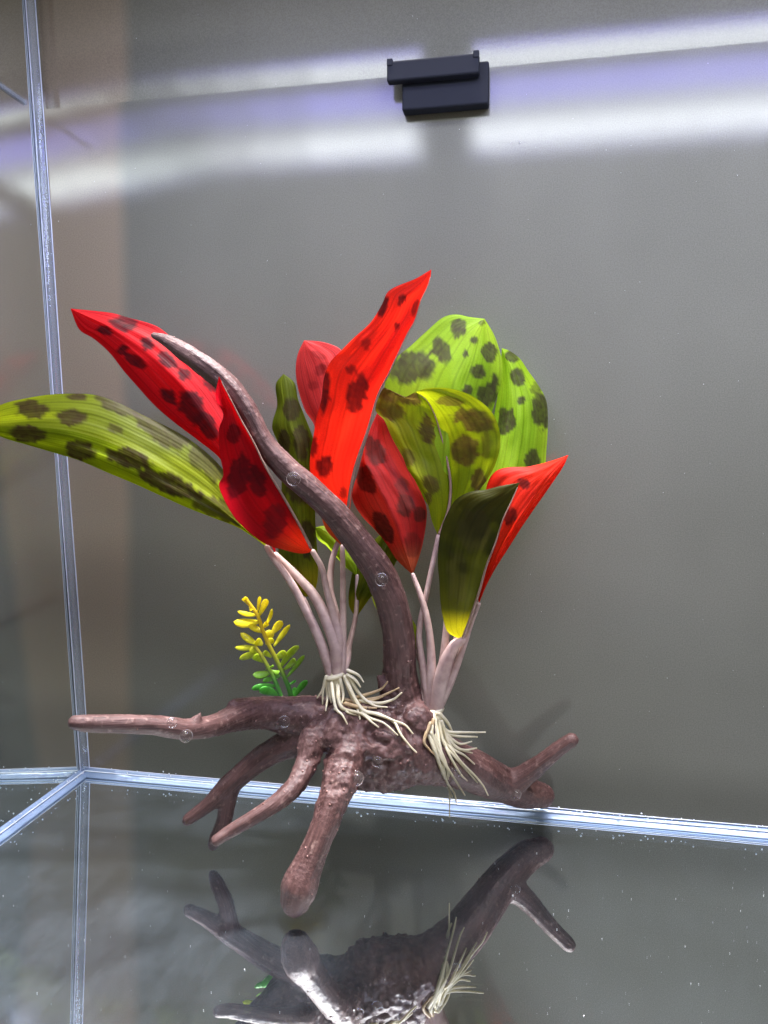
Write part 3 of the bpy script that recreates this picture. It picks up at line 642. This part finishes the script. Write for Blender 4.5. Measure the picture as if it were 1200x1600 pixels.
S2 = [[(795,380),(780,480),(790,560),(830,650),(880,740),(890,860),(890,1025)],[(765,520),(800,620),(850,760),(880,840),(905,900)],[(775,500),(830,640),(890,740),(960,850),(985,890)],
 [(825,390),(840,520),(900,600),(960,680),(1050,770),(1100,830),(1130,890)],[(825,420),(850,560),(930,660),(1020,760),(1065,812)],[(840,430),(900,590),(980,640),(1045,695)],[(825,380),(880,440),(910,500)],[(815,380),(860,480),(890,522)],
 [(820,440),(880,492),(960,497),(1112,497)],[(830,470),(910,515),(1062,526)],[(840,480),(910,545),(960,570),(1027,555)],[(850,500),(930,590),(985,608),(1058,596)],[(870,540),(960,605),(1032,626)],['t',(770,440),(730,555),(760,600),(800,640)],[(800,420),(840,640),(870,800),(920,880),(935,945)],
 [(800,400),(800,520),(830,600),(870,700),(880,790)],[(815,400),(850,540),(890,640),(960,760),(1000,800)],['t',(790,420),(770,520),(790,600),(850,640)]]
tuft(K2, 'cream rubbery root tuft hanging below the right stems', (480, 1020), 4., S2, lambda x, y, t: front(x, y, .858 + .010 * t), .0038)

# ---- small yellow green sprig behind the long left branch
MSP = attr_plastic('sprig_plastic')
def spc(y):   # colour from yellow top to green foot (moulded in two tones)
    k = np.clip((y - 560) / 480, 0, 1); return np.array([1.0, .88, .03]) * (1 - k) + np.array([.12, .52, .06]) * k
def color_pts(o, cols):
    ca = o.data.color_attributes.new('Col', 'FLOAT_COLOR', 'POINT'); ca.data.foreach_set('color', np.column_stack([cols, np.ones(len(cols))]).ravel())
sp = lambda x, y, d: P(x / 6.667 + 340, y / 6.667 + 910, d)
def sprig(label, path, d, leaves):
    pts = np.array([sp(x, y, d) for x, y in path]); g = tube_geo(pts, np.linspace(.0015, .0010, len(pts)), 8, 40)
    o = mesh_obj('sprig', g[0], g[1], MSP); ys = np.array([(PX(v)[1] - 910) * 6.667 for v in g[0]])
    color_pts(o, np.array([spc(y) * np.array([.75, .65, 1]) for y in ys])); part(o, label)
    for i, (x0, y0, x1, y1, w) in enumerate(leaves):
        rs = np.random.RandomState(i * 7 + len(path)); dz = rs.uniform(-.012, .012)
        nu = 12; V = []; a = sp(x0, y0, d); b = sp(x1, y1, d + dz); ax = b - a; L = np.linalg.norm(ax); ax /= L
        vw = a - C0; vw /= np.linalg.norm(vw); sd = np.cross(ax, vw); sd /= np.linalg.norm(sd); nn = np.cross(sd, ax)
        tl = rs.uniform(-.45, .45); sd, nn = sd * math.cos(tl) + nn * math.sin(tl), nn * math.cos(tl) - sd * math.sin(tl)
        hw = w / 6.667 * mpp(a) * .56 / max(.6, math.cos(tl))
        for q in range(nu + 1):
            t = q / nu; prof = (.34 + .66 * math.sin(math.pi * min(1, t * .5 / .62)) if t < .62 else math.sqrt(max(0, 1 - ((t - .62) / .38) ** 2)))
            prof = max(prof, .04); c = a + ax * L * t + nn * (.0016 * math.sin(math.pi * t)); th = .00022 * prof + .00006
            for k in range(8):
                an = 2 * math.pi * k / 8; V.append(c + sd * hw * prof * math.cos(an) + nn * (th * math.sin(an) + .22 * hw * prof * math.cos(an) ** 2))
        Fq = [(i_*8+k, i_*8+(k+1) % 8, (i_+1)*8+(k+1) % 8, (i_+1)*8+k) for i_ in range(nu) for k in range(8)] + [tuple(range(8))[::-1], tuple(nu*8+k for k in range(8))]
        l = mesh_obj('leaflet', V, Fq, MSP); cy = np.array([(PX(v)[1] - 910) * 6.667 for v in V]); color_pts(l, np.array([spc(y * .4 + y0 * .6) * rs.uniform(.85, 1.15) for y in cy])); child(l, o)
sprig('taller yellow sprig with green foot', [(775,1260),(750,1130),(700,1000),(620,820),(530,640),(470,500),(420,350),(340,230),(290,165)], .885,
 [(430,350,515,175,62),(415,310,440,145,34),(490,460,568,275,36),(560,540,675,405,75),(585,665,755,440,52),(410,340,205,300,45),(430,410,165,410,85),(470,520,320,440,60),(650,890,845,660,68),(690,910,810,800,60),(725,985,905,760,46),
  (590,800,725,740,75),(720,1072,818,1020,26),(790,1200,935,1020,60),(560,780,470,730,55),(330,240,262,165,52),(330,250,340,280,40),(480,560,590,545,90),(500,640,590,600,60),(640,960,590,1010,50),(780,1190,800,1090,60),(460,480,520,420,50)])
sprig('shorter yellow sprig beside it', [(680,1250),(650,1160),(600,1030),(530,890),(450,750),(400,680)], .88,
 [(400,640,238,525,66),(400,670,178,678,56),(450,745,222,800,66),(430,700,330,720,70),(480,830,370,770,70),(560,930,365,962,72),(600,1080,352,1112,60),(640,1180,430,1120,85),(500,908,582,868,22),(470,650,390,620,80),(590,1010,470,1030,50),(560,920,640,940,50)])

# ------------------------------------------------------------------ air bubbles clinging to the wood
MB = bubble_mat(); MRIM = silicone_mat('bubble_rim', (.30, .22, .20), .4, .2)
def bubble(px, py, rpx, label):
    r = ray(px, py); L = np.linalg.norm(r); h = bvh.ray_cast(Vector(C0), Vector(r / L))
    if h[0] is None: return
    c = np.array(h[0]); nrm = np.array(h[1]); nrm = nrm - 0; rad = rpx * mpp(c)
    V, Fc = [], []; n, k = 10, 20
    for i in range(n + 1):
        a = math.pi * i / n
        for j in range(k):
            b = 2 * math.pi * j / k; V.append(c + nrm * rad * .12 + rad * np.array([math.sin(a) * math.cos(b), math.sin(a) * math.sin(b), math.cos(a)]))
    Fc = [(i*k+j, i*k+(j+1) % k, (i+1)*k+(j+1) % k, (i+1)*k+j) for i in range(n) for j in range(k)]
    o = mesh_obj('air_bubble', V, Fc, MB)
    vd = C0 - c; vd /= np.linalg.norm(vd); ax = nrm if nrm @ vd > 0 else -nrm; ax = ax * .35 + vd * .65; ax /= np.linalg.norm(ax)
    e1 = np.cross(ax, [0, 0, 1.]); e1 /= np.linalg.norm(e1); e2 = np.cross(ax, e1); rv = []
    for i in range(28):
        a = 2 * math.pi * i / 28; q = e1 * math.cos(a) + e2 * math.sin(a); tb = rad * (.035 + .025 * math.sin(a * 2 + px))
        for j in range(6):
            b = 2 * math.pi * j / 6; rv.append(c + ax * rad * .42 + q * rad * .97 + tb * (math.cos(b) * q + math.sin(b) * ax))
    rf = [(i*6+j, ((i+1) % 28)*6+j, ((i+1) % 28)*6+(j+1) % 6, i*6+(j+1) % 6) for i in range(28) for j in range(6)]
    mesh_obj('rim', rv, rf, MRIM, o)
    tag(o, label, 'bubble', 'air bubbles clinging to the driftwood')
bubble(459, 748, 11, 'air bubble on the arching branch beside the folded red leaf')
bubble(596, 905, 10, 'air bubble on the outer bend of the arching branch')
bubble(290, 1149, 10, 'air bubble under the long left branch below its spur')
bubble(268, 1130, 8, 'flat air bubble on top of the long left branch')
bubble(444, 1127, 9, 'air bubble on the thick part of the long left branch')
bubble(556, 1216, 11, 'air bubble at the top of the front foot')
bubble(712, 1206, 8, 'air bubble on the right arm beside the hanging roots')
bubble(806, 1240, 8, 'air bubble near the stub end of the right arm')
bubble(590, 1190, 8, 'air bubble on the knobbly underside of the trunk')

# ------------------------------------------------------------------ drifting specks and grit
MG = simple('pale_grit', (.75, .77, .78), .3)
def oct_geo(c, r):
    c = np.array(c); s = np.random.uniform(.6, 1.4, 3) * r
    V = [c + (s[0],0,0), c - (s[0],0,0), c + (0,s[1],0), c - (0,s[1],0), c + (0,0,s[2]), c - (0,0,s[2])]
    return V, [(0,2,4),(2,1,4),(1,3,4),(3,0,4),(2,0,5),(1,2,5),(3,1,5),(0,3,5)]
g = []
for _ in range(300):
    x = random.uniform(0, 1200); y = random.uniform(1240, 1620)
    if random.random() > .35 + .65 * abs(x - 520) / 680: continue
    p = PZ(x, y, -.0019)
    if p[1] > -.006 or p[0] < xl(0) + .004: continue
    g.append(oct_geo(p, random.choice([.00008, .0001, .00012, .00016, .00024]) ))
for x, y, r in ((335,884,.0006),(210,262,.0005),(1100,600,.0004),(866,655,.0005),(90,345,.0006),(305,600,.0004),(410,630,.0005),(812,222,.0008),(798,222,.0005),(968,1203,.0004),(1000,440,.0003),(447,428,.0003)):
    p = P(x, y, .997); g.append(oct_geo((p[0], -.0004, p[2]), r * .6))
for _ in range(120):
    p = P(random.uniform(140, 1200), random.uniform(5, 1150), .997); g.append(oct_geo((p[0], -.0003, p[2]), random.uniform(.0001, .0002)))
v, f = join_geo(g); tag(mesh_obj('grit', v, f, MG, smooth=False), 'pale specks of grit scattered over floor and back pane', kind='stuff')
g = []
for _ in range(90):
    x = xl(0) + .006 + random.random() ** 1.0 * .5; g.append(oct_geo((x, -random.uniform(.002, .0075), random.uniform(.0035, .006)), random.uniform(.0003, .0007)))
for _ in range(25):
    g.append(oct_geo((xl(0) + random.uniform(.001, .008), -random.random() * .15, .004), random.uniform(.0003, .0007)))
v, f = join_geo(g); tag(mesh_obj('seam_bubbles', v, f, MSw, smooth=True), 'tiny bubbles strung along the bottom seams', kind='stuff')
S.cycles.max_bounces = 6; S.cycles.diffuse_bounces = 3; S.cycles.transparent_max_bounces = 12; S.cycles.glossy_bounces = 4
S.cycles.caustics_reflective = False; S.cycles.caustics_refractive = False
